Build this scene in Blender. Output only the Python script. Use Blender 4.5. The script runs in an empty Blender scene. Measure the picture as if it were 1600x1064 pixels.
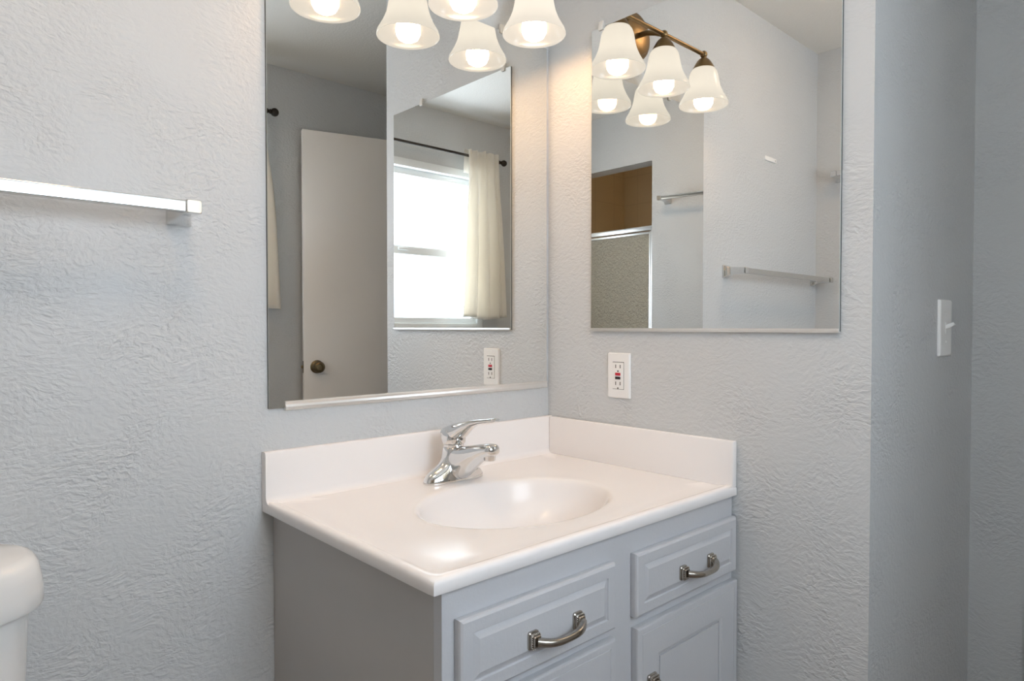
import bpy, bmesh, math, random
from mathutils import Vector, Matrix
random.seed(4)
SC = bpy.context.scene
COL = SC.collection
H = 0.75            # height of the measuring origin above the floor; all builders below use that origin
PI = math.pi

# ------------------------------------------------------------------ camera
cam_data = bpy.data.cameras.new('camera')
cam = bpy.data.objects.new('camera', cam_data)
COL.objects.link(cam)
cam_data.sensor_width = 36.0
cam_data.lens = 1044.68 / 1600 * 36.0
cam_data.clip_start = 0.02
cam.location = (-1.3014, -1.2640, 0.3851 + H)
cam.rotation_euler = (math.radians(90 - 1.1856), math.radians(0.0), math.radians(-42.7308))
SC.camera = cam

# ------------------------------------------------------------------ world, exposure
world = bpy.data.worlds.new('world')
SC.world = world
world.use_nodes = True
bg = world.node_tree.nodes['Background']
bg.inputs[0].default_value = (0.75, 0.87, 1.0, 1)
bg.inputs[1].default_value = 1.0
SC.view_settings.view_transform = 'Standard'
SC.view_settings.look = 'None'
SC.view_settings.gamma = 1.0
SC.view_settings.exposure = 0.0
SC.view_settings.use_curve_mapping = False
SC.cycles.max_bounces = 16
SC.cycles.diffuse_bounces = 8
SC.cycles.glossy_bounces = 8
SC.cycles.transmission_bounces = 8
SC.cycles.sample_clamp_indirect = 4.0
BULB = 49.0          # bulb glow
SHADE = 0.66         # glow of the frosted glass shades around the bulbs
CEIL_FILL = 26.0         # dome of an added, unseen ceiling light that fills the room
DAY = 11.8            # daylight in the frosted window panes

# ------------------------------------------------------------------ materials
def mat(name, color, rough=0.5, metal=0.0, spec=0.5, coat=0.0, bump=None, trans=0.0, ior=1.45, vary=None):
    m = bpy.data.materials.new(name)
    m.use_nodes = True
    nt = m.node_tree
    b = nt.nodes['Principled BSDF']
    b.inputs['Base Color'].default_value = (*color, 1)
    b.inputs['Roughness'].default_value = rough
    b.inputs['Metallic'].default_value = metal
    b.inputs['Specular IOR Level'].default_value = spec
    b.inputs['Coat Weight'].default_value = coat
    b.inputs['Coat Roughness'].default_value = 0.06
    b.inputs['Transmission Weight'].default_value = trans
    b.inputs['IOR'].default_value = ior
    if vary or bump:
        tc = nt.nodes.new('ShaderNodeTexCoord')
    if vary:
        scale, amount = vary
        n = nt.nodes.new('ShaderNodeTexNoise'); n.inputs['Scale'].default_value = scale
        n.inputs['Detail'].default_value = 4
        nt.links.new(tc.outputs['Object'], n.inputs['Vector'])
        mx = nt.nodes.new('ShaderNodeMix'); mx.data_type = 'RGBA'
        mx.inputs[6].default_value = (*[c * (1 - amount) for c in color], 1)
        mx.inputs[7].default_value = (*[min(1, c * (1 + amount)) for c in color], 1)
        nt.links.new(n.outputs['Fac'], mx.inputs[0])
        nt.links.new(mx.outputs[2], b.inputs['Base Color'])
    if bump:
        kind, scale, dist, distort = bump
        n = nt.nodes.new('ShaderNodeTexNoise')
        n.inputs['Scale'].default_value = scale
        n.inputs['Detail'].default_value = 2.6
        n.inputs['Distortion'].default_value = distort
        src = tc.outputs['Object']
        if kind == 'trowel':
            # trowelled texture: long ripples whose run is bent by a broad noise
            w = nt.nodes.new('ShaderNodeTexNoise'); w.inputs['Scale'].default_value = 9
            w.inputs['Detail'].default_value = 1.0
            nt.links.new(src, w.inputs['Vector'])
            sub = nt.nodes.new('ShaderNodeVectorMath'); sub.operation = 'MULTIPLY_ADD'
            sub.inputs[1].default_value = (0.06, 0.06, 0.06)
            nt.links.new(w.outputs['Color'], sub.inputs[0]); nt.links.new(src, sub.inputs[2])
            mp = nt.nodes.new('ShaderNodeMapping'); mp.inputs['Scale'].default_value = (0.72, 0.72, 1.15)
            nt.links.new(sub.outputs[0], mp.inputs['Vector'])
            src = mp.outputs[0]
        nt.links.new(src, n.inputs['Vector'])
        bp = nt.nodes.new('ShaderNodeBump'); bp.inputs['Distance'].default_value = dist
        bp.inputs['Strength'].default_value = 1.0
        nt.links.new(n.outputs['Fac'], bp.inputs['Height'])
        nt.links.new(bp.outputs[0], b.inputs['Normal'])
        if kind == 'trowel':
            # patches where the trowel smoothed the ripples down
            pn = nt.nodes.new('ShaderNodeTexNoise'); pn.inputs['Scale'].default_value = 7; pn.inputs['Detail'].default_value = 2
            nt.links.new(tc.outputs['Object'], pn.inputs['Vector'])
            mr = nt.nodes.new('ShaderNodeMapRange')
            mr.inputs['From Min'].default_value = 0.35; mr.inputs['From Max'].default_value = 0.65
            mr.inputs['To Min'].default_value = 0.25; mr.inputs['To Max'].default_value = 1.0
            nt.links.new(pn.outputs['Fac'], mr.inputs['Value']); nt.links.new(mr.outputs[0], bp.inputs['Strength'])
    return m

def emitter(name, color, strength):
    m = bpy.data.materials.new(name); m.use_nodes = True
    nt = m.node_tree
    b = nt.nodes['Principled BSDF']
    b.inputs['Base Color'].default_value = (0.8, 0.8, 0.8, 1)
    b.inputs['Roughness'].default_value = 0.35
    b.inputs['Emission Color'].default_value = (*color, 1)
    b.inputs['Emission Strength'].default_value = strength
    return m

M = {}
M['wall'] = mat('grey_wall_paint', (0.590, 0.600, 0.603), 0.42, spec=0.45, bump=('trowel', 118, 0.0046, 0.4))
M['ceiling'] = mat('ceiling_paint', (0.80, 0.765, 0.71), 0.7, bump=('noise', 120, 0.0015, 0.3))
M['floor'] = mat('vinyl_floor', (0.24, 0.20, 0.165), 0.4, vary=(9, 0.12))
M['trim'] = mat('white_trim_paint', (0.80, 0.79, 0.77), 0.35)
M['door'] = mat('off_white_door_paint', (0.86, 0.81, 0.755), 0.4)
M['cabinet'] = mat('blue_grey_cabinet_paint', (0.545, 0.545, 0.56), 0.38, spec=0.5, bump=('noise', 160, 0.0003, 0.2))
M['side'] = mat('shaded_cabinet_side', (0.47, 0.45, 0.435), 0.5, vary=(6, 0.06))  # darker, warmer than the front: shade on the cabinet side put into the colour
M['gap'] = mat('dark_gap', (0.03, 0.03, 0.035), 0.8)
M['top'] = mat('white_cultured_marble', (0.87, 0.835, 0.815), 0.17, spec=0.32)
M['porcelain'] = mat('toilet_porcelain', (0.80, 0.79, 0.77), 0.12, coat=0.3)
M['plastic'] = mat('white_plastic', (0.86, 0.85, 0.83), 0.3)
M['slot'] = mat('dark_slot', (0.10, 0.09, 0.08), 0.6)
M['red'] = mat('red_button', (0.55, 0.02, 0.04), 0.4)
M['black'] = mat('black_button', (0.025, 0.012, 0.014), 0.4)
M['chrome'] = mat('chrome', (0.74, 0.74, 0.735), 0.06, metal=1.0)
M['satin'] = mat('satin_aluminium', (0.80, 0.80, 0.80), 0.28, metal=1.0)
M['bar'] = mat('bright_chrome_bar', (0.68, 0.675, 0.66), 0.16, metal=1.0)
M['channel'] = mat('bright_mirror_channel', (0.86, 0.84, 0.81), 0.32, metal=0.85)
M['pewter'] = mat('antique_pewter', (0.44, 0.41, 0.37), 0.24, metal=1.0, vary=(90, 0.3))
M['brass'] = mat('antique_brass', (0.26, 0.172, 0.082), 0.33, metal=1.0, vary=(30, 0.25))
M['bronze'] = mat('dark_bronze', (0.035, 0.028, 0.022), 0.35, metal=0.6)
M['knob'] = mat('aged_bronze_knob', (0.16, 0.115, 0.06), 0.28, metal=1.0)
M['silver'] = mat('mirror_silvering', (0.90, 0.905, 0.892), 0.0, metal=1.0)
M['edge'] = mat('mirror_glass_edge', (0.62, 0.66, 0.63), 0.15, spec=0.8)
M['mirror_back'] = mat('mirror_backing', (0.04, 0.04, 0.04), 0.6)
M['clip'] = mat('clear_plastic_clip', (0.86, 0.84, 0.80), 0.2, trans=0.15)
M['vinyl'] = mat('white_vinyl_frame', (0.83, 0.85, 0.85), 0.35)
M['pebble'] = mat('pebbled_glass', (0.88, 0.86, 0.76), 0.14, spec=1.0, trans=0.4, bump=('noise', 85, 0.020, 0.5))

def let_light_through(m, fac):
    nt = m.node_tree; out = nt.nodes['Material Output']; b = nt.nodes['Principled BSDF']
    t = nt.nodes.new('ShaderNodeBsdfTransparent'); t.inputs[0].default_value = (0.9, 0.92, 0.88, 1)
    mx = nt.nodes.new('ShaderNodeMixShader'); mx.inputs[0].default_value = fac
    nt.links.new(b.outputs[0], mx.inputs[1]); nt.links.new(t.outputs[0], mx.inputs[2]); nt.links.new(mx.outputs[0], out.inputs[0])
let_light_through(M['pebble'], 0.35)

# frosted panes lit by the sky outside
pane_mat = emitter('frosted_pane', (0.73, 0.855, 1.0), DAY)
# glowing bulb and frosted glass shade
bulb_mat = emitter('lit_bulb', (1.0, 0.62, 0.32), BULB)
def shade_material():
    m = bpy.data.materials.new('frosted_shade_glass'); m.use_nodes = True
    nt = m.node_tree; nt.nodes.clear()
    out = nt.nodes.new('ShaderNodeOutputMaterial')
    d = nt.nodes.new('ShaderNodeBsdfDiffuse'); d.inputs[0].default_value = (0.022, 0.026, 0.032, 1)
    t = nt.nodes.new('ShaderNodeBsdfTranslucent'); t.inputs[0].default_value = (0.21, 0.25, 0.31, 1)
    g = nt.nodes.new('ShaderNodeBsdfGlossy'); g.inputs['Roughness'].default_value = 0.2
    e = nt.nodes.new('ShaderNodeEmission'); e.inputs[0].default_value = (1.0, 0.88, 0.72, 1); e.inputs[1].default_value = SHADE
    m1 = nt.nodes.new('ShaderNodeMixShader'); m1.inputs[0].default_value = 0.6
    m2 = nt.nodes.new('ShaderNodeMixShader'); m2.inputs[0].default_value = 0.04
    ad = nt.nodes.new('ShaderNodeAddShader')
    L = nt.links.new
    L(d.outputs[0], m1.inputs[1]); L(t.outputs[0], m1.inputs[2])
    L(m1.outputs[0], m2.inputs[1]); L(g.outputs[0], m2.inputs[2])
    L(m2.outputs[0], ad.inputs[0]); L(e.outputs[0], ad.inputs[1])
    L(ad.outputs[0], out.inputs[0])
    return m
M['shade'] = shade_material()
def cloth_material():
    m = bpy.data.materials.new('cream_curtain_cloth'); m.use_nodes = True
    nt = m.node_tree; nt.nodes.clear()
    out = nt.nodes.new('ShaderNodeOutputMaterial')
    d = nt.nodes.new('ShaderNodeBsdfDiffuse'); d.inputs[0].default_value = (0.92, 0.89, 0.83, 1)
    t = nt.nodes.new('ShaderNodeBsdfTranslucent'); t.inputs[0].default_value = (0.92, 0.88, 0.82, 1)
    mx = nt.nodes.new('ShaderNodeMixShader'); mx.inputs[0].default_value = 0.38
    tc = nt.nodes.new('ShaderNodeTexCoord')
    n = nt.nodes.new('ShaderNodeTexNoise'); n.inputs['Scale'].default_value = 260
    bp = nt.nodes.new('ShaderNodeBump'); bp.inputs['Distance'].default_value = 0.0008
    L = nt.links.new
    L(tc.outputs['Object'], n.inputs['Vector']); L(n.outputs['Fac'], bp.inputs['Height'])
    L(bp.outputs[0], d.inputs['Normal'])
    L(d.outputs[0], mx.inputs[1]); L(t.outputs[0], mx.inputs[2]); L(mx.outputs[0], out.inputs[0])
    return m
M['cloth'] = cloth_material()
def tile_material():
    m = mat('tan_shower_tile', (0.36, 0.27, 0.16), 0.25)
    nt = m.node_tree; b = nt.nodes['Principled BSDF']
    tc = nt.nodes.new('ShaderNodeTexCoord')
    mp = nt.nodes.new('ShaderNodeMapping'); mp.vector_type = 'POINT'
    sx = nt.nodes.new('ShaderNodeSeparateXYZ'); ad = nt.nodes.new('ShaderNodeMath'); ad.operation = 'ADD'
    cb = nt.nodes.new('ShaderNodeCombineXYZ')
    br = nt.nodes.new('ShaderNodeTexBrick')
    br.inputs['Color1'].default_value = (0.93, 0.74, 0.48, 1); br.inputs['Color2'].default_value = (0.90, 0.71, 0.46, 1)
    br.inputs['Mortar'].default_value = (0.84, 0.66, 0.43, 1)
    br.inputs['Scale'].default_value = 1.0; br.inputs['Mortar Size'].default_value = 0.003
    br.inputs['Brick Width'].default_value = 0.2; br.inputs['Row Height'].default_value = 0.2; br.offset = 0.0
    L = nt.links.new
    L(tc.outputs['Object'], sx.inputs[0]); L(sx.outputs[0], ad.inputs[0]); L(sx.outputs[1], ad.inputs[1])
    L(ad.outputs[0], cb.inputs[0]); L(sx.outputs[2], cb.inputs[1]); L(cb.outputs[0], br.inputs['Vector'])
    L(br.outputs['Color'], b.inputs['Base Color'])
    return m
M['tile'] = tile_material()

# ------------------------------------------------------------------ mesh helpers
class MB:
    def __init__(self):
        self.bm = bmesh.new()
    def box(self, x0, x1, y0, y1, z0, z1, bev=0.0, seg=2):
        b = bmesh.new()
        r = bmesh.ops.create_cube(b, size=1)
        for v in b.verts:
            v.co = Vector(((x0 + x1) / 2 + v.co.x * (x1 - x0), (y0 + y1) / 2 + v.co.y * (y1 - y0), (z0 + z1) / 2 + v.co.z * (z1 - z0)))
        if bev > 0:
            bmesh.ops.bevel(b, geom=b.edges[:], offset=bev, segments=seg, profile=0.5, affect='EDGES')
        self.merge(b); return self
    def merge(self, b, matrix=None):
        if matrix: b.transform(matrix)
        me = bpy.data.meshes.new('tmp'); b.to_mesh(me); b.free()
        self.bm.from_mesh(me); bpy.data.meshes.remove(me)
    def loft(self, loops, caps=True, closed=True, mi=None):
        bm = self.bm; vs = [[bm.verts.new(p) for p in l] for l in loops]; n = len(vs[0]); fs = []
        for a, b in zip(vs, vs[1:]):
            for i in range(n if closed else n - 1):
                j = (i + 1) % n
                fs.append(bm.faces.new((a[i], a[j], b[j], b[i])))
        if caps and closed:
            fs.append(bm.faces.new(list(reversed(vs[0])))); fs.append(bm.faces.new(vs[-1]))
        return fs
    def lathe(self, prof, c, n=48, axis='z', caps=True, R=None):
        # prof: (radius, height) along the axis
        loops = []
        for r, h in prof:
            l = []
            for i in range(n):
                a = 2 * PI * i / n
                v = Vector((r * math.cos(a), r * math.sin(a), h))
                if axis == 'y': v = Vector((v.x, v.z, v.y))
                elif axis == 'x': v = Vector((v.z, v.x, v.y))
                if R: v = R @ v
                l.append(Vector(c) + v)
            loops.append(l)
        self.loft(loops, caps); return self
    def sphere(self, c, r, n=24, sc=(1, 1, 1)):
        b = bmesh.new(); bmesh.ops.create_uvsphere(b, u_segments=n, v_segments=max(8, n // 2), radius=r)
        self.merge(b, Matrix.Translation(c) @ Matrix.Diagonal((*sc, 1))); return self
    def sweep(self, pts, secs, up=Vector((0, 0, 1)), n=20, pw=2.0):
        # pts: path, secs: (half width, half height) per point; superelliptic section
        loops = []
        for k, p in enumerate(pts):
            p = Vector(p)
            a = Vector(pts[max(0, k - 1)]); b = Vector(pts[min(len(pts) - 1, k + 1)])
            t = (b - a).normalized(); s = t.cross(up)
            if s.length < 1e-5: s = t.cross(Vector((1, 0, 0)))
            s.normalize(); w = s.cross(t)
            l = []
            for i in range(n):
                an = 2 * PI * i / n; ca, sa = math.cos(an), math.sin(an)
                x = math.copysign(abs(ca) ** (2 / pw), ca) * secs[k][0]; y = math.copysign(abs(sa) ** (2 / pw), sa) * secs[k][1]
                l.append(p + s * x + w * y)
            loops.append(l)
        self.loft(loops); return self
    def prism(self, poly, lo, hi, axis='x'):
        def P(u, v, t):
            return {'x': (t, u, v), 'y': (u, t, v), 'z': (u, v, t)}[axis]
        self.loft([[P(u, v, lo) for u, v in poly], [P(u, v, hi) for u, v in poly]]); return self
    def build(self, name, mats, parent=None, smooth=True, angle=38, root=None):
        bm = self.bm
        bmesh.ops.recalc_face_normals(bm, faces=bm.faces[:])
        off = Vector((0, 0, H))
        if parent is not None:
            r = parent
            while r.parent: r = r.parent
            off = off - r.location
        bm.transform(Matrix.Translation(off))
        for f in bm.faces: f.smooth = smooth
        lim = math.radians(angle)
        for e in bm.edges:
            e.smooth = len(e.link_faces) != 2 or e.calc_face_angle(0) < lim
        me = bpy.data.meshes.new(name); bm.to_mesh(me); bm.free()
        o = bpy.data.objects.new(name, me); COL.objects.link(o)
        for m in (mats if isinstance(mats, (list, tuple)) else [mats]): me.materials.append(m)
        if parent is not None: o.parent = parent
        return o

def thing(name, label, cat, loc, group=None):
    o = bpy.data.objects.new(name, None); COL.objects.link(o)
    o.location = (loc[0], loc[1], loc[2] + H); o.empty_display_size = 0.05
    tag(o, label, cat, group); return o
def tag(o, label, cat, group=None):
    o['label'] = label; o['category'] = cat
    if group: o['group'] = group
    return o
def struct(o, label=None):
    o['kind'] = 'structure'
    if label: o['label'] = label; 
    return o
def superloop(cx, cy, a, b, z, n=48, pw=2.0):
    l = []
    for i in range(n):
        t = 2 * PI * i / n; c, s = math.cos(t), math.sin(t)
        l.append(Vector((cx + a * math.copysign(abs(c) ** (2 / pw), c), cy + b * math.copysign(abs(s) ** (2 / pw), s), z)))
    return l
def rrect(u0, u1, v0, v1, r, n=6):
    pts = []
    for (cx, cy, a0) in ((u1 - r, v1 - r, 0), (u0 + r, v1 - r, 90), (u0 + r, v0 + r, 180), (u1 - r, v0 + r, 270)):
        for k in range(n + 1):
            a = math.radians(a0 + 90 * k / n); pts.append((cx + r * math.cos(a), cy + r * math.sin(a)))
    return pts

# ------------------------------------------------------------------ room shell
L = -1.705; YW = -1.755; ZC = 1.581; ZF = -0.75; E_ = -0.8164; XR = 0.68
T = 0.10
SHY = -0.883; SHZ = 1.276          # shower opening in the left wall
DY0, DY1, DZ = -1.548, -0.968, 1.312   # doorway in the entry wall
WX0, WX1, WZ0, WZ1 = -1.245, -0.145, 0.345, 1.278   # window opening

b = MB(); b.box(-2.75, 1.85, YW - T, T, ZF - 0.08, ZF)
struct(b.build('floor', M['floor']))
b = MB(); b.box(-2.75, 1.85, YW - T, T, ZC, ZC + 0.08)
struct(b.build('ceiling', M['ceiling']))
b = MB(); b.box(L - T, 0.0, 0, T, ZF, ZC)
struct(b.build('wall_back', M['wall']))
b = MB(); b.box(0, XR + T, E_, T, ZF, ZC)
for e in b.bm.edges: pass
o = struct(b.build('wall_right', M['wall']))
b = MB()
b.box(XR, XR + T, DY1, E_, ZF, ZC); b.box(XR, XR + T, YW - T, DY0, ZF, ZC); b.box(XR, XR + T, DY0, DY1, DZ, ZC)
struct(b.build('wall_entry', M['wall']))
b = MB()
b.box(L - 0.9, WX0, YW - T, YW, ZF, ZC); b.box(WX1, XR, YW - T, YW, ZF, ZC)
b.box(WX0, WX1, YW - T, YW, ZF, WZ0); b.box(WX0, WX1, YW - T, YW, WZ1, ZC)
struct(b.build('wall_front', M['wall']))
b = MB()
b.box(L - T, L, SHY, 0, ZF, ZC); b.box(L - T, L, YW, SHY, SHZ, ZC)
struct(b.build('wall_left', M['wall']))
# tiled shower stall behind the left wall
b = MB()
b.box(L - 0.95, L - 0.87, YW, SHY + T, ZF, ZC); b.box(L - 0.87, L - T, SHY + 0.03, SHY + T, ZF, ZC); b.box(L - 0.87, L - 0.0, YW, YW + 0.012, ZF, ZC)
struct(b.build('wall_shower', M['tile']))
b = MB(); b.box(L - T, L - 0.0, YW + 0.012, SHY, ZF, ZF + 0.09, 0.01)
struct(b.build('trim_shower', M['trim']))
# dim hallway beyond the doorway
b = MB()
b.box(1.75, 1.85, YW - T, T, ZF, ZC); b.box(XR + T, 1.75, 0, T, ZF, ZC); b.box(XR + T, 1.75, YW - T, YW, ZF, ZC)
struct(b.build('wall_hall', M['wall']))
# door casing
b = MB()
w = 0.034
b.box(XR - 0.012, XR, DY1, DY1 + w, ZF, DZ + w, 0.003); b.box(XR - 0.012, XR, DY0 - w, DY0, ZF, DZ + w, 0.003); b.box(XR - 0.012, XR, DY0, DY1, DZ, DZ + w, 0.003)
struct(b.build('trim_door', M['trim']))
# baseboards
def base(name, x0, x1, y0, y1):
    m = MB(); m.box(x0, x1, y0, y1, ZF, ZF + 0.085, 0.004); struct(m.build(name, M['trim']))
base('baseboard_back', L, -0.775, -0.012, 0)
base('baseboard_left', L, L + 0.012, SHY, -0.012)
base('baseboard_front', L + 0.02, XR - 0.012, YW, YW + 0.012)
base('baseboard_right', -0.012, 0, E_, -0.575)
base('baseboard_entry', 0.0, XR - 0.012, E_ - 0.012, E_)

# ------------------------------------------------------------------ window and curtains (seen in the mirrors)
win = thing('window_1', 'white frosted double-hung window', 'window', (-0.695, YW, WZ0)); del win['category']; win['kind'] = 'structure'
fy0, fy1 = YW - 0.075, YW + 0.010
b = MB(); fr = 0.042
b.box(WX0, WX0 + fr, fy0, fy1, WZ0, WZ1, 0.004); b.box(WX1 - fr, WX1, fy0, fy1, WZ0, WZ1, 0.004)
b.box(WX0 + fr, WX1 - fr, fy0, fy1, WZ1 - fr, WZ1, 0.004); b.box(WX0 + fr, WX1 - fr, fy0, fy1, WZ0, WZ0 + 0.06, 0.004)
b.build('window_frame', M['vinyl'], win)
b = MB(); ix0, ix1 = WX0 + fr, WX1 - fr; mid0, mid1 = 0.772, 0.822
b.box(ix0, ix1, YW - 0.055, YW - 0.03, WZ1 - fr - 0.034, WZ1 - fr, 0.003)
b.box(ix0, ix1, YW - 0.055, YW - 0.03, mid0 + 0.01, mid1, 0.003)
b.box(ix0, ix0 + 0.034, YW - 0.055, YW - 0.03, mid1, WZ1 - fr - 0.034, 0.003); b.box(ix1 - 0.034, ix1, YW - 0.055, YW - 0.03, mid1, WZ1 - fr - 0.034, 0.003)
us = b.build('upper_sash', M['vinyl'], win)
b = MB(); b.box(ix0 + 0.034, ix1 - 0.034, YW - 0.046, YW - 0.040, mid1, WZ1 - fr - 0.034); b.build('pane', pane_mat, us)
b = MB()
b.box(ix0, ix1, YW - 0.03, YW - 0.004, mid0, mid1 - 0.008, 0.003)
b.box(ix0, ix1, YW - 0.03, YW - 0.004, WZ0 + 0.06, WZ0 + 0.09, 0.003)
b.box(ix0, ix0 + 0.034, YW - 0.03, YW - 0.004, WZ0 + 0.09, mid0, 0.003); b.box(ix1 - 0.034, ix1, YW - 0.03, YW - 0.004, WZ0 + 0.09, mid0, 0.003)
ls = b.build('lower_sash', M['vinyl'], win)
b = MB(); b.box(ix0 + 0.034, ix1 - 0.034, YW - 0.020, YW - 0.014, WZ0 + 0.09, mid0); b.build('pane', pane_mat, ls)
b = MB(); b.box(-0.73, -0.67, YW - 0.004, YW + 0.006, mid0 + 0.02, mid0 + 0.034, 0.003); b.build('sash_lock', M['vinyl'], ls)

RY, RZ = -1.685, 1.345
rod = thing('curtain_rod', 'dark bronze curtain rod with ball finials above the frosted window', 'curtain rod', (-0.695, RY, RZ))
b = MB(); b.lathe([(0.0075, -1.335), (0.0075, -0.060)], (0, RY, RZ), 16, 'x'); b.build('rod', M['bronze'], rod)
for x, s in ((-1.335, -1), (-0.060, 1)):
    b = MB(); b.lathe([(0.009, 0), (0.011, 0.004 * s), (0.008, 0.009 * s)], (x, RY, RZ), 16, 'x'); b.sphere((x + s * 0.024, RY, RZ), 0.0185)
    b.build('finial', M['bronze'], rod)
for x in (-1.318, -0.075):
    b = MB(); b.lathe([(0.018, 0), (0.018, 0.004), (0.008, 0.010), (0.006, 0.055)], (x, YW, RZ), 16, 'y'); b.lathe([(0.011, -0.006), (0.011, 0.006)], (x, RY, RZ), 14, 'x')
    b.build('bracket', M['bronze'], rod)

def curtain(name, label, xt0, xt1, xb0, xb1, zb, seed):
    rnd = random.Random(seed); nx, nz = 90, 46
    ph = [rnd.uniform(0, 6.28) for _ in range(5)]
    loops = []
    ztop = RZ + 0.030
    for j in range(nz + 1):
        v = j / nz; z = ztop + (zb - ztop) * v
        row = []
        for i in range(nx + 1):
            u = i / nx
            e = max(0.0, (v - 0.05) / 0.95) ** 0.8
            pinch = 1 - 0.10 * math.exp(-((v - 0.22) / 0.16) ** 2)
            xa = xt0 + (xt1 - xt0) * (0.5 + (u - 0.5) * pinch); xb = xb0 + (xb1 - xb0) * u
            x = xa + (xb - xa) * e
            fold = math.sin(2 * PI * 4.0 * u + ph[0] + 0.5 * math.sin(3 * v + ph[1]))
            fold += 0.45 * math.sin(2 * PI * 7.3 * u + ph[2] + 0.9 * v)
            amp = 0.009 + 0.021 * min(1, v * 1.6)
            y = RY + 0.0205 + amp * fold * 1.15
            top = math.exp(-(v / 0.05) ** 2)
            y += top * 0.004 * math.sin(2 * PI * 11 * u + ph[3])
            y = max(y, RY + 0.0095) if v < 0.16 else max(y, YW + 0.014)
            zz = z + (0.006 * math.sin(2 * PI * 5 * u + ph[4]) if j == 0 else 0) - 0.008 * v * math.sin(2 * PI * 1.2 * u + ph[1]) - 0.03 * (1 - math.exp(-v * 3)) * 0
            row.append(Vector((x, y, zz)))
        loops.append(row)
    b = MB(); b.loft(loops, caps=False, closed=False)
    # the header folds over the rod and hangs down behind it
    back = []
    for j in range(9):
        a = j / 8
        z = ztop - 0.13 * max(0, a - 0.25) / 0.75; row = []
        for i in range(nx + 1):
            p = loops[0][i]; q = loops[min(nz, int(6 * a))][i]
            y = RY + 0.0095 - 0.020 * min(1, a / 0.25) - 0.006 * (0.5 + 0.5 * math.sin(2 * PI * 6 * i / nx + ph[2])) * a
            if j == 0: y = p.y; z0 = p.z
            row.append(Vector((q.x, y, p.z if j == 0 else z + 0.004)))
        back.append(row)
    b.loft(back, caps=False, closed=False)
    bmesh.ops.remove_doubles(b.bm, verts=b.bm.verts[:], dist=1e-5)
    o = b.build(name, M['cloth'], angle=80)
    s = o.modifiers.new('solidify', 'SOLIDIFY'); s.thickness = 0.0016
    return tag(o, label, 'curtain', 'cream curtains on the bronze rod')
curtain('curtain', 'cream cloth curtain gathered on the rod end seen in the mirror-in-mirror reflection', -1.066, -1.300, -1.014, -1.345, 0.432, 3)
curtain('curtain', 'cream cloth curtain whose flared edge just shows at the left rim of the large mirror', -0.500, -0.085, -0.530, -0.034, 0.470, 8)  # unseen width spread out to hold window light off the entry recess

# ------------------------------------------------------------------ door (seen in the large mirror)
hx, hy, ex, ey = 0.665, -1.535, 0.097, -1.690
dl = math.hypot(ex - hx, ey - hy); ang = math.atan2(ey - hy, ex - hx)
door = thing('door_1', 'open flush off-white door', 'door', (hx, hy, ZF)); del door['category']; door['kind'] = 'structure'
b = MB(); b.box(0, dl, 0.0, 0.035, ZF + 0.012, 1.300, 0.002)
Rz = Matrix.Translation((hx, hy, 0)) @ Matrix.Rotation(ang, 4, 'Z')
b.bm.transform(Rz); b.build('door_slab', M['door'], door)
b = MB()
kx, kz = dl - 0.060, 0.197
b.lathe([(0.031, 0.0), (0.031, -0.004), (0.026, -0.009), (0.012, -0.012), (0.011, -0.026), (0.018, -0.030), (0.0265, -0.040), (0.027, -0.050), (0.022, -0.058), (0.015, -0.0605), (0.013, -0.057), (0.006, -0.0575), (0.004, -0.0575)], (kx, 0, kz), 40, 'y')
b.bm.transform(Rz); b.build('door_knob', M['knob'], door)
b = MB(); b.box(dl, dl + 0.0015, 0.006, 0.029, kz - 0.028, kz + 0.028, 0.0005); b.box(dl + 0.001, dl + 0.009, 0.011, 0.024, kz - 0.007, kz + 0.007, 0.002)
b.bm.transform(Rz); b.build('latch', M['knob'], door)
for z in (-0.55, 0.28, 1.1):
    b = MB(); b.lathe([(0.006, -0.045), (0.006, 0.045)], (-0.004, -0.004, z), 12); b.bm.transform(Rz); b.build('hinge', M['knob'], door)

# ------------------------------------------------------------------ wall mirrors
GL = 0.005
def mirror_mesh(axis, a0, a1, z0, z1):
    b = MB()
    if axis == 'y': b.box(a0, a1, -GL - 0.001, -0.0028, z0, z1, 0.0)
    else: b.box(-GL - 0.001, -0.0028, a0, a1, z0, z1, 0.0)
    bmesh.ops.recalc_face_normals(b.bm, faces=b.bm.faces[:])
    for f in b.bm.faces:
        n = f.normal
        front = (n.y < -0.9) if axis == 'y' else (n.x < -0.9)
        back = (n.y > 0.9) if axis == 'y' else (n.x > 0.9)
        f.material_index = 0 if front else (2 if back else 1)
    return b
def backing_mesh(axis, a0, a1, z0, z1):
    b = MB()
    if axis == 'y': b.box(a0, a1, -0.0028, -0.0004, z0, z1)
    else: b.box(-0.0028, -0.0004, a0, a1, z0, z1)
    return b
def clip_mesh(axis, a, z):
    b = MB()
    def bx(u0, u1, d0, d1, z0, z1, bv):
        if axis == 'y': b.box(a + u0, a + u1, -d1, -d0, z0, z1, bv)
        else: b.box(-d1, -d0, a + u0, a + u1, z0, z1, bv)
    bx(-0.008, 0.008, 0.0, 0.009, z + 0.0005, z + 0.016, 0.003)
    bx(-0.007, 0.007, 0.0068, 0.010, z - 0.007, z + 0.008, 0.0012)
    return b
mirA = thing('wall_mirror', 'large frameless mirror on the wall behind the faucet', 'mirror', (-0.394, 0, 0.2268))
mirror_mesh('y', -0.7746, -0.0131, 0.2268, 1.1255).build('glass', [M['silver'], M['edge'], M['mirror_back']], mirA, smooth=False)
backing_mesh('y', -0.7752, -0.0131, 0.2268, 1.1255).build('backing', M['mirror_back'], mirA, smooth=False)
b = MB()
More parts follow.
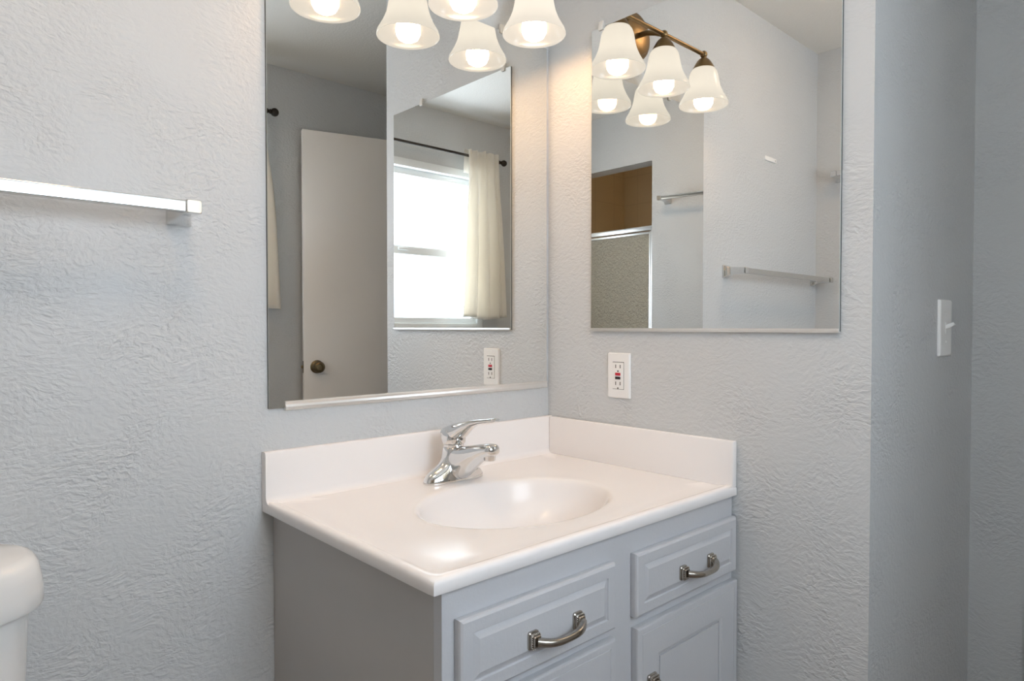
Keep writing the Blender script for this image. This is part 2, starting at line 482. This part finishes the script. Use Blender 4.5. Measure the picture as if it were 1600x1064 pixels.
b.prism([(0.0, 0.2215), (0.0, 0.2255), (-0.0064, 0.2255), (-0.0064, 0.2385), (-0.0085, 0.2395), (-0.0098, 0.237), (-0.0088, 0.233), (-0.0098, 0.2285), (-0.0095, 0.2235), (-0.007, 0.2215)], -0.743, -0.0131, 'x')
b.build('channel', M['channel'], mirA, smooth=False)
for x in (-0.565, -0.174): clip_mesh('y', x, 1.1255).build('clip', M['clip'], mirA)
mirB = thing('wall_mirror', 'smaller frameless mirror on the wall above the outlet', 'mirror', (0, -0.459, 0.3741))
mirror_mesh('x', -0.7614, -0.1565, 0.3765, 1.1248).build('glass', [M['silver'], M['edge'], M['mirror_back']], mirB, smooth=False)
backing_mesh('x', -0.7620, -0.1565, 0.3765, 1.1248).build('backing', M['mirror_back'], mirB, smooth=False)
b = MB(); b.prism([(0.0, 0.3735), (0.0, 0.3755), (-0.0064, 0.3755), (-0.0064, 0.3815), (-0.009, 0.3815), (-0.0095, 0.377), (-0.009, 0.3735)], -0.7614, -0.1565, 'y')
for v in b.bm.verts:      # the profile was laid out as (depth, height)
    pass
b.build('channel', M['channel'], mirB, smooth=False)
for y in (-0.593, -0.187): clip_mesh('x', y, 1.1248).build('clip', M['clip'], mirB)

# ------------------------------------------------------------------ vanity light
LY = -0.112; LX = (-0.165, -0.382, -0.598); BARZ = 1.243
vl = thing('vanity_light', 'antique brass three-lamp bar light with frosted bell shades above the large mirror', 'light', (-0.385, 0, 1.27))
b = MB(); b.lathe([(0.072, 0.0), (0.072, -0.006), (0.068, -0.011), (0.060, -0.013), (0.057, -0.018), (0.045, -0.021), (0.020, -0.024), (0.010, -0.024)], (-0.385, 0, 1.272), 56, 'y')
b.build('backplate', M['brass'], vl)
for z in (1.315, 1.229):
    b = MB(); b.sphere((-0.385, -0.0155, z), 0.005, 12, (1, 0.7, 1)); b.build('screw', M['brass'], vl)
b = MB(); b.sweep([(-0.385, -0.02, 1.270), (-0.385, -0.05, 1.268), (-0.385, -0.08, 1.258), (-0.385, LY, BARZ)], [(0.008, 0.008)] * 4, n=14)
b.build('arm', M['brass'], vl)
b = MB(); b.lathe([(0.0062, LX[2]), (0.0062, LX[0])], (0, LY, BARZ), 16, 'x'); b.build('bar', M['brass'], vl)
for x in LX:
    cup = MB(); cup.sphere((x, LY, BARZ), 0.0115, 20)
    cup.lathe([(0.006, 1.248), (0.0075, 1.233), (0.013, 1.229), (0.020, 1.222), (0.027, 1.211), (0.0325, 1.201), (0.0345, 1.195), (0.0335, 1.193), (0.018, 1.194)], (x, LY, 0), 40)
    cup = cup.build('socket_cup', M['brass'], vl)
    out = [(0.0300, 1.1985), (0.0350, 1.1955), (0.0402, 1.188), (0.0438, 1.178), (0.0465, 1.164), (0.0490, 1.150), (0.0520, 1.138), (0.0565, 1.126), (0.0620, 1.114), (0.0680, 1.1035), (0.0730, 1.095), (0.0752, 1.0885), (0.0757, 1.0845), (0.0745, 1.0828)]
    inn = [(r - 0.0032, z + 0.0005) for r, z in reversed(out[:-1])]
    b = MB(); b.lathe(out + inn, (x, LY, 0), 64, caps=False); b.build('lamp_shade', M['shade'], vl)
    b = MB(); b.lathe([(0.0130, 1.194), (0.0130, 1.160), (0.015, 1.147), (0.0215, 1.131), (0.0280, 1.115), (0.0300, 1.101), (0.0290, 1.089), (0.0235, 1.0785), (0.014, 1.0725), (0.004, 1.0705)], (x, LY, 0), 36)
    b.build('bulb', bulb_mat, vl)

# ------------------------------------------------------------------ ceiling light added out of view to brighten and warm the room
cl = thing('added_ceiling_light', 'added unseen fill light with a frosted dome overhead in the middle of the bathroom', 'light', (-1.05, -0.60, ZC))
b = MB(); b.lathe([(0.135, ZC - 0.0005), (0.138, ZC - 0.012), (0.132, ZC - 0.022), (0.118, ZC - 0.024)], (-1.05, -0.60, 0), 48); b.build('pan', M['brass'], cl)
b = MB(); b.lathe([(0.1175, ZC - 0.0245), (0.114, ZC - 0.036), (0.100, ZC - 0.054), (0.075, ZC - 0.068), (0.042, ZC - 0.076), (0.010, ZC - 0.078)], (-1.05, -0.60, 0), 48)
b.build('dome', emitter('added_light_dome', (1.0, 0.70, 0.43), CEIL_FILL), cl)
b = MB(); b.lathe([(0.010, ZC - 0.078), (0.010, ZC - 0.083), (0.005, ZC - 0.088)], (-1.05, -0.60, 0), 16); b.build('finial', M['brass'], cl)

# ------------------------------------------------------------------ vanity cabinet
CX0, CX1 = -0.766, -0.003
FY = -0.545; FRY = -0.5605           # face frame front, drawer and door fronts
vc = thing('vanity_cabinet', 'blue-grey painted vanity cabinet in the corner under the white sink top', 'cabinet', (-0.385, -0.28, ZF))
b = MB()
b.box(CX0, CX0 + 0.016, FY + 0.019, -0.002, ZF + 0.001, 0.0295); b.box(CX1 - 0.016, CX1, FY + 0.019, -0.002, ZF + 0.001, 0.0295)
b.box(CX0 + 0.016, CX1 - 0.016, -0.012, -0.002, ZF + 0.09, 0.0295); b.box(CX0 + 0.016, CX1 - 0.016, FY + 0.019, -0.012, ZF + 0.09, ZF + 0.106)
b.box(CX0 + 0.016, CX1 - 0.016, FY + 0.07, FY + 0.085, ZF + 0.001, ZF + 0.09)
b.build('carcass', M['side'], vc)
b = MB(); S1, S2 = -0.415, -0.350
def fbox(x0, x1, z0, z1): b.box(x0, x1, FY, FY + 0.0185, z0, z1)
fbox(CX0, CX0 + 0.034, ZF + 0.09, 0.0295); fbox(CX1 - 0.020, CX1, ZF + 0.09, 0.0295); fbox(S1 - 0.005, S2 + 0.005, ZF + 0.09, 0.0295)
for x0, x1 in ((CX0 + 0.034, S1 - 0.005), (S2 + 0.005, CX1 - 0.020)):
    fbox(x0, x1, -0.030, 0.0295); fbox(x0, x1, -0.158, -0.112); fbox(x0, x1, ZF + 0.09, ZF + 0.13)
b.build('face_frame', M['cabinet'], vc)

def front_panel(x0, x1, z0, z1, steps):
    # concentric rectangular loops (inset, front y) from the back edge to the centre field
    loops = []
    for ins, y in steps:
        loops.append([Vector((x0 + ins, y, z0 + ins)), Vector((x1 - ins, y, z0 + ins)), Vector((x1 - ins, y, z1 - ins)), Vector((x0 + ins, y, z1 - ins))])
    b = MB(); b.loft(loops)
    return b
BK = FY - 0.0005
raised = [(0.0005, BK), (0.0, BK - 0.002), (0.0, FRY + 0.005), (0.0012, FRY + 0.002), (0.0045, FRY), (0.021, FRY), (0.0222, FRY + 0.0028), (0.0235, FRY + 0.0028), (0.0330, FRY - 0.0012), (0.0345, FRY - 0.0012)]
def sunk(st): return [(0.0005, BK), (0.0, BK - 0.002), (0.0, FRY + 0.004), (0.0012, FRY + 0.0012), (0.004, FRY + 0.0004), (0.0125, FRY), (0.0132, FRY - 0.0), (0.0140, FRY + 0.001), (0.0148, FRY), (st - 0.009, FRY), (st - 0.007, FRY + 0.002), (st - 0.0015, FRY + 0.003), (st - 0.001, FRY + 0.006), (st + 0.001, FRY + 0.006), (st + 0.0015, FRY + 0.003), (st + 0.004, FRY + 0.003)]

def pull(parent, cx, cz, half, vertical=False):
    # arched bar pull on two stepped square feet with a beaded edge
    b = MB(); rings = []
    y0 = FRY - 0.0012 if not vertical else FRY
    for s in (-1, 1):
        c = (cx + s * half, cz) if not vertical else (cx, cz + s * half)
        for (w, h, d0, d1, r) in ((0.0105, 0.0135, 0.0, 0.0045, 0.004), (0.0088, 0.0115, 0.0045, 0.0085, 0.0036), (0.0068, 0.0090, 0.0085, 0.0125, 0.003)):
            if vertical: w, h = h, w
            l0 = [(u, v) for u, v in rrect(c[0] - w, c[0] + w, c[1] - h, c[1] + h, r, 4)]
            l1 = [(c[0] + (u - c[0]) * 0.90, c[1] + (v - c[1]) * 0.90) for u, v in l0]
            b.loft([[Vector((u, y0 - d0, v)) for u, v in l0], [Vector((u, y0 - (d0 + d1 * 2) / 3, v)) for u, v in l0], [Vector((u, y0 - d1, v)) for u, v in l1]])
        w, h = (0.0086, 0.0110) if not vertical else (0.0110, 0.0086)
        ring = rrect(c[0] - w, c[0] + w, c[1] - h, c[1] + h, 0.003, 3)
        beads = MB(); rings.append(beads)
        # evenly spaced beads around the foot
        seg = []; tot = 0
        for i in range(len(ring)):
            p, q = ring[i], ring[(i + 1) % len(ring)]; d = math.dist(p, q); seg.append((tot, d, p, q)); tot += d
        nb = 22
        for k in range(nb):
            t = tot * k / nb
            for (t0, d, p, q) in seg:
                if t0 <= t <= t0 + d and d > 0:
                    f = (t - t0) / d; beads.sphere((p[0] + (q[0] - p[0]) * f, y0 - 0.0086, p[1] + (q[1] - p[1]) * f), 0.00125, 8); break
    pts = []; secs = []
    for k in range(15):
        t = -1 + 2 * k / 14
        out = 0.0115 + 0.0165 * (1 - abs(t) ** 3.2)
        sag = -0.004 * (1 - t * t) if not vertical else 0
        along = half * t
        pts.append((cx + along, y0 - out, cz + sag) if not vertical else (cx, y0 - out, cz + along))
        wd = 0.0056 + 0.0018 * abs(t) ** 1.5
        secs.append((wd, wd * 0.9) if not vertical else (wd, wd * 0.9))
    b.sweep(pts, secs, up=Vector((0, -1, 0)) if vertical else Vector((0, 0, 1)), n=16, pw=2.6)
    h = b.build('handle', M['pewter'], parent)
    for beads in rings: beads.build('beading', M['pewter'], h)
    return h

dA = front_panel(-0.7455, -0.411, -0.1265, -0.0135, raised).build('drawer', M['cabinet'], vc, angle=9); pull(dA, -0.562, -0.0795, 0.0495)
dB = front_panel(-0.3535, -0.0085, -0.1265, -0.0135, raised).build('drawer', M['cabinet'], vc, angle=9); pull(dB, -0.166, -0.0785, 0.0485)
gA = front_panel(-0.7455, -0.411, ZF + 0.10, -0.1425, sunk(0.066)).build('door', M['cabinet'], vc, angle=9); pull(gA, -0.443, -0.2965, 0.0485, True)
gB = front_panel(-0.3505, -0.0045, ZF + 0.10, -0.1465, sunk(0.070)).build('door', M['cabinet'], vc, angle=9); pull(gB, -0.3105, -0.2965, 0.0485, True)

# ------------------------------------------------------------------ sink top with integral bowl
TX0, TX1, TY0, TY1 = -0.7876, -0.0015, -0.5561, -0.0015
ZD, ZL, ZB = 0.0475, 0.0520, 0.0301
BX, BY, BA, BB = -0.410, -0.312, 0.210, 0.158
st = thing('sink_top', 'white cultured marble sink top with oval bowl on the blue-grey cabinet', 'sink', (-0.394, -0.28, ZB))
N = 160
def rect_pt(t, ins, rr):
    # point on a rounded rectangle at the direction t seen from the bowl centre
    x0, x1, y0, y1 = TX0 + ins, TX1 - ins * 0.2, TY0 + ins, TY1 - ins * 0.2
    c, s = math.cos(t), math.sin(t); best = 9
    if c > 1e-9: best = min(best, (x1 - BX) / c)
    if c < -1e-9: best = min(best, (x0 - BX) / c)
    if s > 1e-9: best = min(best, (y1 - BY) / s)
    if s < -1e-9: best = min(best, (y0 - BY) / s)
    px, py = BX + c * best, BY + s * best
    for ox, oy, sx, sy in ((x0 + rr, y0 + rr, -1, -1), (x1 - rr, y0 + rr, 1, -1)):
        if (px - ox) * sx > 0 and (py - oy) * sy > 0:
            # ray against the corner circle
            dx, dy = BX - ox, BY - oy; bq = dx * c + dy * s; cq = dx * dx + dy * dy - rr * rr
            disc = bq * bq - cq
            if disc > 0: best = -bq + math.sqrt(disc); px, py = BX + c * best, BY + s * best
    return px, py
angs = [2 * PI * i / N for i in range(N)]
for cxr, cyr in ((TX0, TY0), (TX1, TY0), (TX1, TY1), (TX0, TY1)):
    a = math.atan2(cyr - BY, cxr - BX) % (2 * PI)
    k = min(range(N), key=lambda i: abs(angs[i] - a)); angs[k] = a
loops = []
def ell(f, z): loops.append([Vector((BX + BA * f * math.cos(t), BY + BB * f * math.sin(t), z)) for t in angs])
DEP = 0.135
for f in (0.07, 0.2, 0.35, 0.5, 0.62, 0.73, 0.82, 0.89, 0.94):
    ell(f, ZD - 0.006 - DEP * (1 - f ** 2.6) ** 0.80)
for f, z in ((0.965, -0.0165), (0.985, -0.0085), (1.0, -0.0040), (1.02, -0.0019), (1.05, -0.0009), (1.10, -0.0004)): ell(f, ZD + z)
def mixl(f):  # between the bowl rim and the edge
    loops.append([])
    for t in angs:
        ex_, ey_ = BX + BA * 1.10 * math.cos(t), BY + BB * 1.10 * math.sin(t); rx, ry = rect_pt(t, 0.026, 0.03)
        loops[-1].append(Vector((ex_ + (rx - ex_) * f, ey_ + (ry - ey_) * f, ZD)))
mixl(0.35); mixl(0.7); mixl(1.0)
for ins, rr, z in ((0.0215, 0.026, ZD + 0.0012), (0.0165, 0.021, ZL - 0.0012), (0.0125, 0.017, ZL - 0.0001), (0.0080, 0.012, ZL), (0.0045, 0.008, ZL - 0.0008), (0.0020, 0.006, ZL - 0.0028), (0.0004, 0.004, ZL - 0.0055), (0.0, 0.003, ZL - 0.0085), (0.0, 0.003, ZB + 0.0012), (0.001, 0.003, ZB)):
    loops.append([Vector((*rect_pt(t, ins, rr), z)) for t in angs])
# underside closes as a ring, then a shell under the bowl
for f, z in ((1.08, ZB), (1.0, ZB - 0.03), (0.82, ZD - 0.125), (0.5, ZD - 0.150), (0.07, ZD - 0.155)):
    loops.append([Vector((BX + BA * f * math.cos(t), BY + BB * f * math.sin(t), z)) for t in angs])
b = MB(); b.loft(loops, caps=True); b.build('countertop', M['top'], st, angle=50)
b = MB(); b.lathe([(0.024, 0), (0.024, 0.003), (0.020, 0.004), (0.018, 0.002), (0.004, 0.002)], (BX, BY, ZD - 0.006 - DEP * (1 - 0.07 ** 2.6) ** 0.8), 32); b.build('drain', M['chrome'], st)
# backsplash with coved foot along the back wall
ZS = 0.1459
prof = [(-0.0005, ZS - 0.001), (-0.004, ZS), (-0.0135, ZS), (-0.0165, ZS - 0.0012), (-0.0180, ZS - 0.0045), (-0.0185, 0.080)]
for k in range(7):
    a = PI / 2 * k / 6; prof.append((-0.0185 - 0.014 * (1 - math.cos(a)), 0.0615 - 0.0145 * math.sin(a)))
prof += [(-0.034, 0.0440), (-0.0005, 0.0440)]
b = MB(); b.prism(prof, TX0 + 0.0002, -0.0015, 'x'); b.build('backsplash', M['top'], st, angle=40)
b = MB(); b.box(-0.0165, -0.0015, TY0 + 0.001, -0.019, ZD - 0.001, ZS - 0.0005, 0.003, 3); b.build('side_splash', M['top'], st)

# ------------------------------------------------------------------ faucet
fx, fy = -0.399, -0.098
fa = thing('faucet', 'chrome single-lever faucet at the back of the sink bowl', 'faucet', (fx, fy, ZD))
b = MB()
secs = [(0.0780, 0.0290, 0.0477, 2.3), (0.0785, 0.0295, 0.0500, 2.3), (0.0778, 0.0290, 0.0545, 2.3), (0.0750, 0.0278, 0.0600, 2.3), (0.0700, 0.0270, 0.0660, 2.2), (0.0620, 0.0262, 0.0720, 2.1), (0.0510, 0.0258, 0.0780, 2.0), (0.0390, 0.0254, 0.0850, 2.0), (0.0305, 0.0252, 0.0930, 2.0), (0.0268, 0.0250, 0.1020, 2.0), (0.0252, 0.0248, 0.1120, 2.0), (0.0245, 0.0242, 0.1200, 2.0), (0.0225, 0.0222, 0.1215, 2.0)]
b.loft([superloop(fx, fy, a, c, z, 56, p) for a, c, z, p in secs])
b.build('body', M['chrome'], fa, angle=50)
b = MB()
pts = [(-0.095, 0.086), (-0.112, 0.0875), (-0.130, 0.0925), (-0.150, 0.1015), (-0.170, 0.1115), (-0.190, 0.1200), (-0.208, 0.1260), (-0.222, 0.1295), (-0.232, 0.1312), (-0.2365, 0.1318)]
sz = [(0.0235, 0.0380), (0.0245, 0.0375), (0.0245, 0.0345), (0.0235, 0.0285), (0.0220, 0.0225), (0.0205, 0.0180), (0.0190, 0.0152), (0.0178, 0.0138), (0.0160, 0.0120), (0.0110, 0.0080)]
b.sweep([(fx, y, z) for y, z in pts], sz, n=32, pw=2.3); b.build('spout', M['chrome'], fa, angle=50)
b = MB(); b.lathe([(0.0125, 0.122), (0.0125, 0.1095), (0.0115, 0.1080), (0.0085, 0.1080), (0.0080, 0.112)], (fx, -0.219, 0), 32); b.build('aerator', M['chrome'], fa)
b = MB(); b.lathe([(0.0215, 0.1200), (0.0225, 0.1235), (0.0225, 0.1275), (0.0200, 0.1290)], (fx, fy, 0), 40); b.build('collar', M['chrome'], fa)
b = MB()
cap = [(0.0235, 0.1285, 0.0), (0.0262, 0.1310, 0.0), (0.0268, 0.1400, 0.0), (0.0262, 0.1500, 0.05), (0.0240, 0.1580, 0.12), (0.0190, 0.1635, 0.16), (0.0100, 0.1665, 0.18)]
b.loft([[Vector((fx + r * math.cos(2 * PI * i / 48), fy + r * math.sin(2 * PI * i / 48), z - k * r * math.sin(2 * PI * i / 48))) for i in range(48)] for r, z, k in cap])
lev = [(-0.078, 0.1480), (-0.100, 0.1510), (-0.122, 0.1595), (-0.145, 0.1715), (-0.170, 0.1810), (-0.195, 0.1865), (-0.220, 0.1905), (-0.236, 0.1930), (-0.243, 0.1940)]
lsz = [(0.0220, 0.0150), (0.0245, 0.0195), (0.0225, 0.0175), (0.0185, 0.0110), (0.0150, 0.0068), (0.0128, 0.0050), (0.0120, 0.0045), (0.0105, 0.0042), (0.0060, 0.0025)]
b.sweep([(fx, y, z) for y, z in lev], lsz, n=28, pw=2.4); b.build('lever', M['chrome'], fa, angle=50)
b = MB(); b.lathe([(0.0030, 0), (0.0030, 0.0012)], (fx + 0.0, -0.1265, 0.141), 14, 'y'); b.build('set_screw', M['slot'], fa)

# ------------------------------------------------------------------ outlet and light switch
def on_right_wall(y, z):   # local (u right as seen, v up, d out) to the wall at x = 0 facing -x
    return lambda u, v, d: Vector((-d, y - u, z + v))
def on_entry_return(x, z):
    return lambda u, v, d: Vector((x + u, E_ - d, z + v))
def plate(fn, w, h, t, r=0.003):
    l = rrect(-w / 2, w / 2, -h / 2, h / 2, r, 4)
    def ring(k, d): return [fn(u * k, v * (1 - (1 - k) * w / h), d) for u, v in l]
    b = MB(); b.loft([ring(1, 0.0002), ring(1, t * 0.35), ring(0.985, t * 0.7), ring(0.93, t), ring(0.9, t)]); return b
def slab(fn, u0, u1, v0, v1, d0, d1, r=0.0, chamfer=0.0):
    l = rrect(u0, u1, v0, v1, max(r, 1e-4), 3); cu, cv = (u0 + u1) / 2, (v0 + v1) / 2
    b = MB(); k = 1 - chamfer
    b.loft([[fn(u, v, d0) for u, v in l], [fn(u, v, d1 - chamfer * 0.002) for u, v in l], [fn(cu + (u - cu) * k, cv + (v - cv) * k, d1) for u, v in l]]); return b
fn = on_right_wall(-0.2436, 0.2657)
ol = thing('outlet', 'white two-socket safety outlet with red and black buttons under the smaller mirror', 'outlet', (0, -0.2436, 0.2657))
plate(fn, 0.0680, 0.1110, 0.0058).build('cover_plate', M['plastic'], ol)
slab(fn, -0.0172, 0.0172, -0.0335, 0.0335, 0.0050, 0.00605, 0.001).build('shadow_gap', M['slot'], ol)
slab(fn, -0.0165, 0.0165, -0.0325, 0.0320, 0.0050, 0.0074, 0.0015, 0.04).build('socket_face', M['plastic'], ol)
for v in (0.0225, -0.0190):
    for u in (-0.0068, 0.0068): slab(fn, u - 0.0013, u + 0.0013, v - 0.0042, v + 0.0042, 0.0060, 0.0076).build('slot', M['slot'], ol)
    slab(fn, -0.0022, 0.0022, v - 0.0137, v - 0.0093, 0.0060, 0.0076, 0.002).build('ground_hole', M['slot'], ol)
slab(fn, -0.0078, 0.0078, 0.0002, 0.0070, 0.0060, 0.0086, 0.0006, 0.06).build('reset_button', M['red'], ol)
slab(fn, -0.0078, 0.0078, -0.0090, -0.0026, 0.0060, 0.0086, 0.0006, 0.06).build('test_button', M['black'], ol)
for v in (0.0475, -0.0475):
    slab(fn, -0.0025, 0.0025, v - 0.0025, v + 0.0025, 0.0050, 0.0062, 0.0024).build('screw', M['plastic'], ol)

fn = on_entry_return(0.433, 0.382)
sw = thing('light_switch', 'white toggle light switch on the recessed wall at the right', 'switch', (0.433, E_, 0.382))
plate(fn, 0.086, 0.127, 0.0065).build('cover_plate', M['plastic'], sw)
slab(fn, -0.0055, 0.0055, -0.0125, 0.0125, 0.0058, 0.0070, 0.001).build('toggle_collar', M['plastic'], sw)
b = MB(); b.sweep([tuple(fn(0, 0.002, 0.005)), tuple(fn(0, 0.006, 0.014)), tuple(fn(0, 0.010, 0.022))], [(0.0048, 0.0048), (0.0042, 0.0045), (0.0036, 0.0040)], n=12, pw=4); b.build('toggle', M['plastic'], sw)
for v in (0.031, -0.031):
    b = slab(fn, -0.0028, 0.0028, v - 0.0028, v + 0.0028, 0.0058, 0.0074, 0.0027, 0.1); b.build('screw', M['plastic'], sw)

# ------------------------------------------------------------------ towel bars
def towel_bar(label, P0, P1, out):
    # square bar between two square flared posts; out = unit vector away from the wall
    P0, P1, out = Vector(P0), Vector(P1), Vector(out); al = (P1 - P0).normalized(); up = Vector((0, 0, 1))
    t = thing('towel_bar', label, 'towel bar', ((P0.x + P1.x) / 2, (P0.y + P1.y) / 2, P0.z), 'chrome towel bars')
    D = 0.074; hb = 0.0095
    def sq(c, w, h, d, r=0.003):
        return [c + al * u + up * v + out * d for u, v in rrect(-w, w, -h, h, r, 4)]
    b = MB(); h2 = 0.0085
    a0, a1 = P0 + out * D + al * 0.010, P1 + out * D - al * 0.010
    l = rrect(-h2, h2, -hb, hb, 0.0012, 3)
    b.loft([[a + out * u + up * v for u, v in l] for a in (a0, a1)]); b.build('bar', M['bar'], t)
    for P, s in ((P0, -1), (P1, 1)):
        b = MB()
        lp = []
        for w, h, d, dz in ((0.0205, 0.0235, 0.0003, 0), (0.0205, 0.0235, 0.004, 0), (0.0185, 0.0215, 0.009, 0), (0.0140, 0.0170, 0.018, 0), (0.0120, 0.0135, 0.034, 0.001), (0.0118, 0.0122, 0.054, 0.001), (0.0122, 0.0118, 0.063, 0.0), (0.0125, 0.0115, 0.084, 0.0), (0.0110, 0.0100, 0.0865, 0.0)):
            lp.append(sq(P + up * dz, w, h, d))
        b.loft(lp); b.build('post', M['chrome'], t, angle=30)
    return t
towel_bar('square chrome towel bar above the toilet on the wall beside the large mirror', (-1.668, 0, 0.585), (-0.932, 0, 0.585), (0, -1, 0))
towel_bar('square chrome towel bar beside the shower, seen only in the smaller mirror', (L, -0.780, 1.050), (L, -0.105, 1.028), (1, 0, 0))

b = MB(); l = rrect(-1.318, -1.226, 1.0385, 1.0555, 0.004, 4)
b.loft([[Vector((u, -0.0003, v)) for u, v in l], [Vector((u, -0.0035, v)) for u, v in l], [Vector((-1.272 + (u + 1.272) * .97, -0.0045, 1.047 + (v - 1.047) * .9)) for u, v in l]])
hk = b.build('adhesive_hook', M['plastic']); tag(hk, 'small white adhesive hook plate stuck high on the wall, seen in the smaller mirror', 'hook')
b = MB(); b.lathe([(0.0018, -0.0044), (0.0018, -0.0054)], (-1.308, 0, 1.047), 10, 'y'); b.bm.transform(Matrix.Translation((0, 0, 0)))
pin = b.build('pin', M['slot'], None); pin.parent = hk

# ------------------------------------------------------------------ toilet
to = thing('toilet', 'white toilet whose tank lid shows at the lower left under the towel bar', 'toilet', (-1.385, -0.30, ZF))
tcx, tcy = -1.383, -0.118
def sec(a, bq, z, p, cy=tcy): return superloop(tcx, cy, a, bq, z, 72, p)
b = MB()
b.loft([sec(0.190, 0.080, -0.36, 4), sec(0.198, 0.086, -0.34, 4), sec(0.204, 0.090, -0.20, 3.4), sec(0.213, 0.095, -0.02, 2.9), sec(0.2145, 0.0955, 0.004, 2.8)])
b.build('tank', M['porcelain'], to, angle=60)
b = MB()
b.loft([sec(0.222, 0.100, 0.0035, 2.75), sec(0.2295, 0.107, 0.0045, 2.75), sec(0.2315, 0.1085, 0.010, 2.75), sec(0.2310, 0.108, 0.028, 2.75), sec(0.2285, 0.1060, 0.046, 2.75), sec(0.2255, 0.1035, 0.0600, 2.75), sec(0.2200, 0.099, 0.0680, 2.75), sec(0.2110, 0.091, 0.0725, 2.7), sec(0.165, 0.068, 0.0755, 2.6), sec(0.06, 0.03, 0.0765, 2.2)])
b.build('tank_lid', M['porcelain'], to, angle=60)
b = MB(); b.lathe([(0.011, 0), (0.011, -0.010)], (-1.535, tcy - 0.088, -0.045), 20, 'y'); b.sweep([(-1.535, tcy - 0.100, -0.045), (-1.500, tcy - 0.102, -0.048), (-1.465, tcy - 0.102, -0.052)], [(0.004, 0.006), (0.004, 0.007), (0.004, 0.008)], n=12); b.build('flush_lever', M['chrome'], to)
b = MB()
def bsec(a, bq, cy, z, p=2.2): return superloop(tcx, cy, a, bq, z, 64, p)
b.loft([bsec(0.115, 0.235, -0.335, ZF + 0.001, 2.6), bsec(0.112, 0.23, -0.335, ZF + 0.03, 2.6), bsec(0.095, 0.20, -0.33, ZF + 0.12, 2.4), bsec(0.105, 0.205, -0.345, ZF + 0.20), bsec(0.150, 0.225, -0.385, ZF + 0.29), bsec(0.178, 0.245, -0.415, ZF + 0.36), bsec(0.182, 0.250, -0.42, ZF + 0.385), bsec(0.176, 0.243, -0.42, ZF + 0.392)])
b.box(tcx - 0.14, tcx + 0.14, -0.24, -0.045, ZF + 0.30, ZF + 0.39, 0.02)
b.build('bowl', M['porcelain'], to, angle=60)
b = MB(); b.loft([bsec(0.184, 0.235, -0.435, ZF + 0.393), bsec(0.188, 0.240, -0.435, ZF + 0.398), bsec(0.188, 0.240, -0.435, ZF + 0.410), bsec(0.182, 0.235, -0.435, ZF + 0.414)]); b.build('seat', M['plastic'], to, angle=60)
b = MB(); b.loft([bsec(0.182, 0.235, -0.435, ZF + 0.4145), bsec(0.187, 0.239, -0.435, ZF + 0.419), bsec(0.185, 0.237, -0.435, ZF + 0.430), bsec(0.16, 0.21, -0.435, ZF + 0.436), bsec(0.05, 0.08, -0.435, ZF + 0.438)]); b.build('seat_lid', M['plastic'], to, angle=60)

# ------------------------------------------------------------------ shower door (seen in the mirrors)
sd = thing('shower_door', 'pebbled glass shower door in a bright metal frame in the left wall opening', 'shower door', (L - 0.03, -1.31, ZF + 0.09))
sy0, sy1, sz0, sz1 = YW + 0.013, SHY - 0.001, ZF + 0.0905, 0.931
def rail(name, x0, x1, y0, y1, z0, z1): m = MB(); m.box(x0, x1, y0, y1, z0, z1, 0.002); return m.build(name, M['satin'], sd)
rail('top_rail', L - 0.045, L - 0.010, sy0, sy1, sz1 - 0.024, sz1)
rail('bottom_track', L - 0.045, L - 0.010, sy0, sy1, sz0, sz0 + 0.022)
rail('side_jamb', L - 0.042, L - 0.012, sy1 - 0.016, sy1, sz0 + 0.022, sz1 - 0.024)
rail('side_jamb', L - 0.042, L - 0.012, sy0, sy0 + 0.016, sz0 + 0.022, sz1 - 0.024)
b = MB(); py0, py1, pz0, pz1 = sy0 + 0.020, sy1 - 0.019, sz0 + 0.026, sz1 - 0.029
b.box(L - 0.036, L - 0.018, py1 - 0.013, py1, pz0, pz1, 0.002); b.box(L - 0.036, L - 0.018, py0, py0 + 0.013, pz0, pz1, 0.002)
b.box(L - 0.036, L - 0.018, py0 + 0.013, py1 - 0.013, pz1 - 0.013, pz1, 0.002); b.box(L - 0.036, L - 0.018, py0 + 0.013, py1 - 0.013, pz0, pz0 + 0.013, 0.002)
b.build('panel_frame', M['satin'], sd)
b = MB(); b.box(L - 0.030, L - 0.025, py0 + 0.012, py1 - 0.012, pz0 + 0.012, pz1 - 0.012); b.build('glass_panel', M['pebble'], sd)
b = MB(); b.sweep([(L - 0.018, py0 + 0.007, 0.10), (L + 0.010, py0 + 0.007, 0.11), (L + 0.012, py0 + 0.007, 0.20), (L - 0.018, py0 + 0.007, 0.21)], [(0.005, 0.005)] * 4, up=Vector((0, 1, 0)), n=12); b.build('handle', M['satin'], sd)
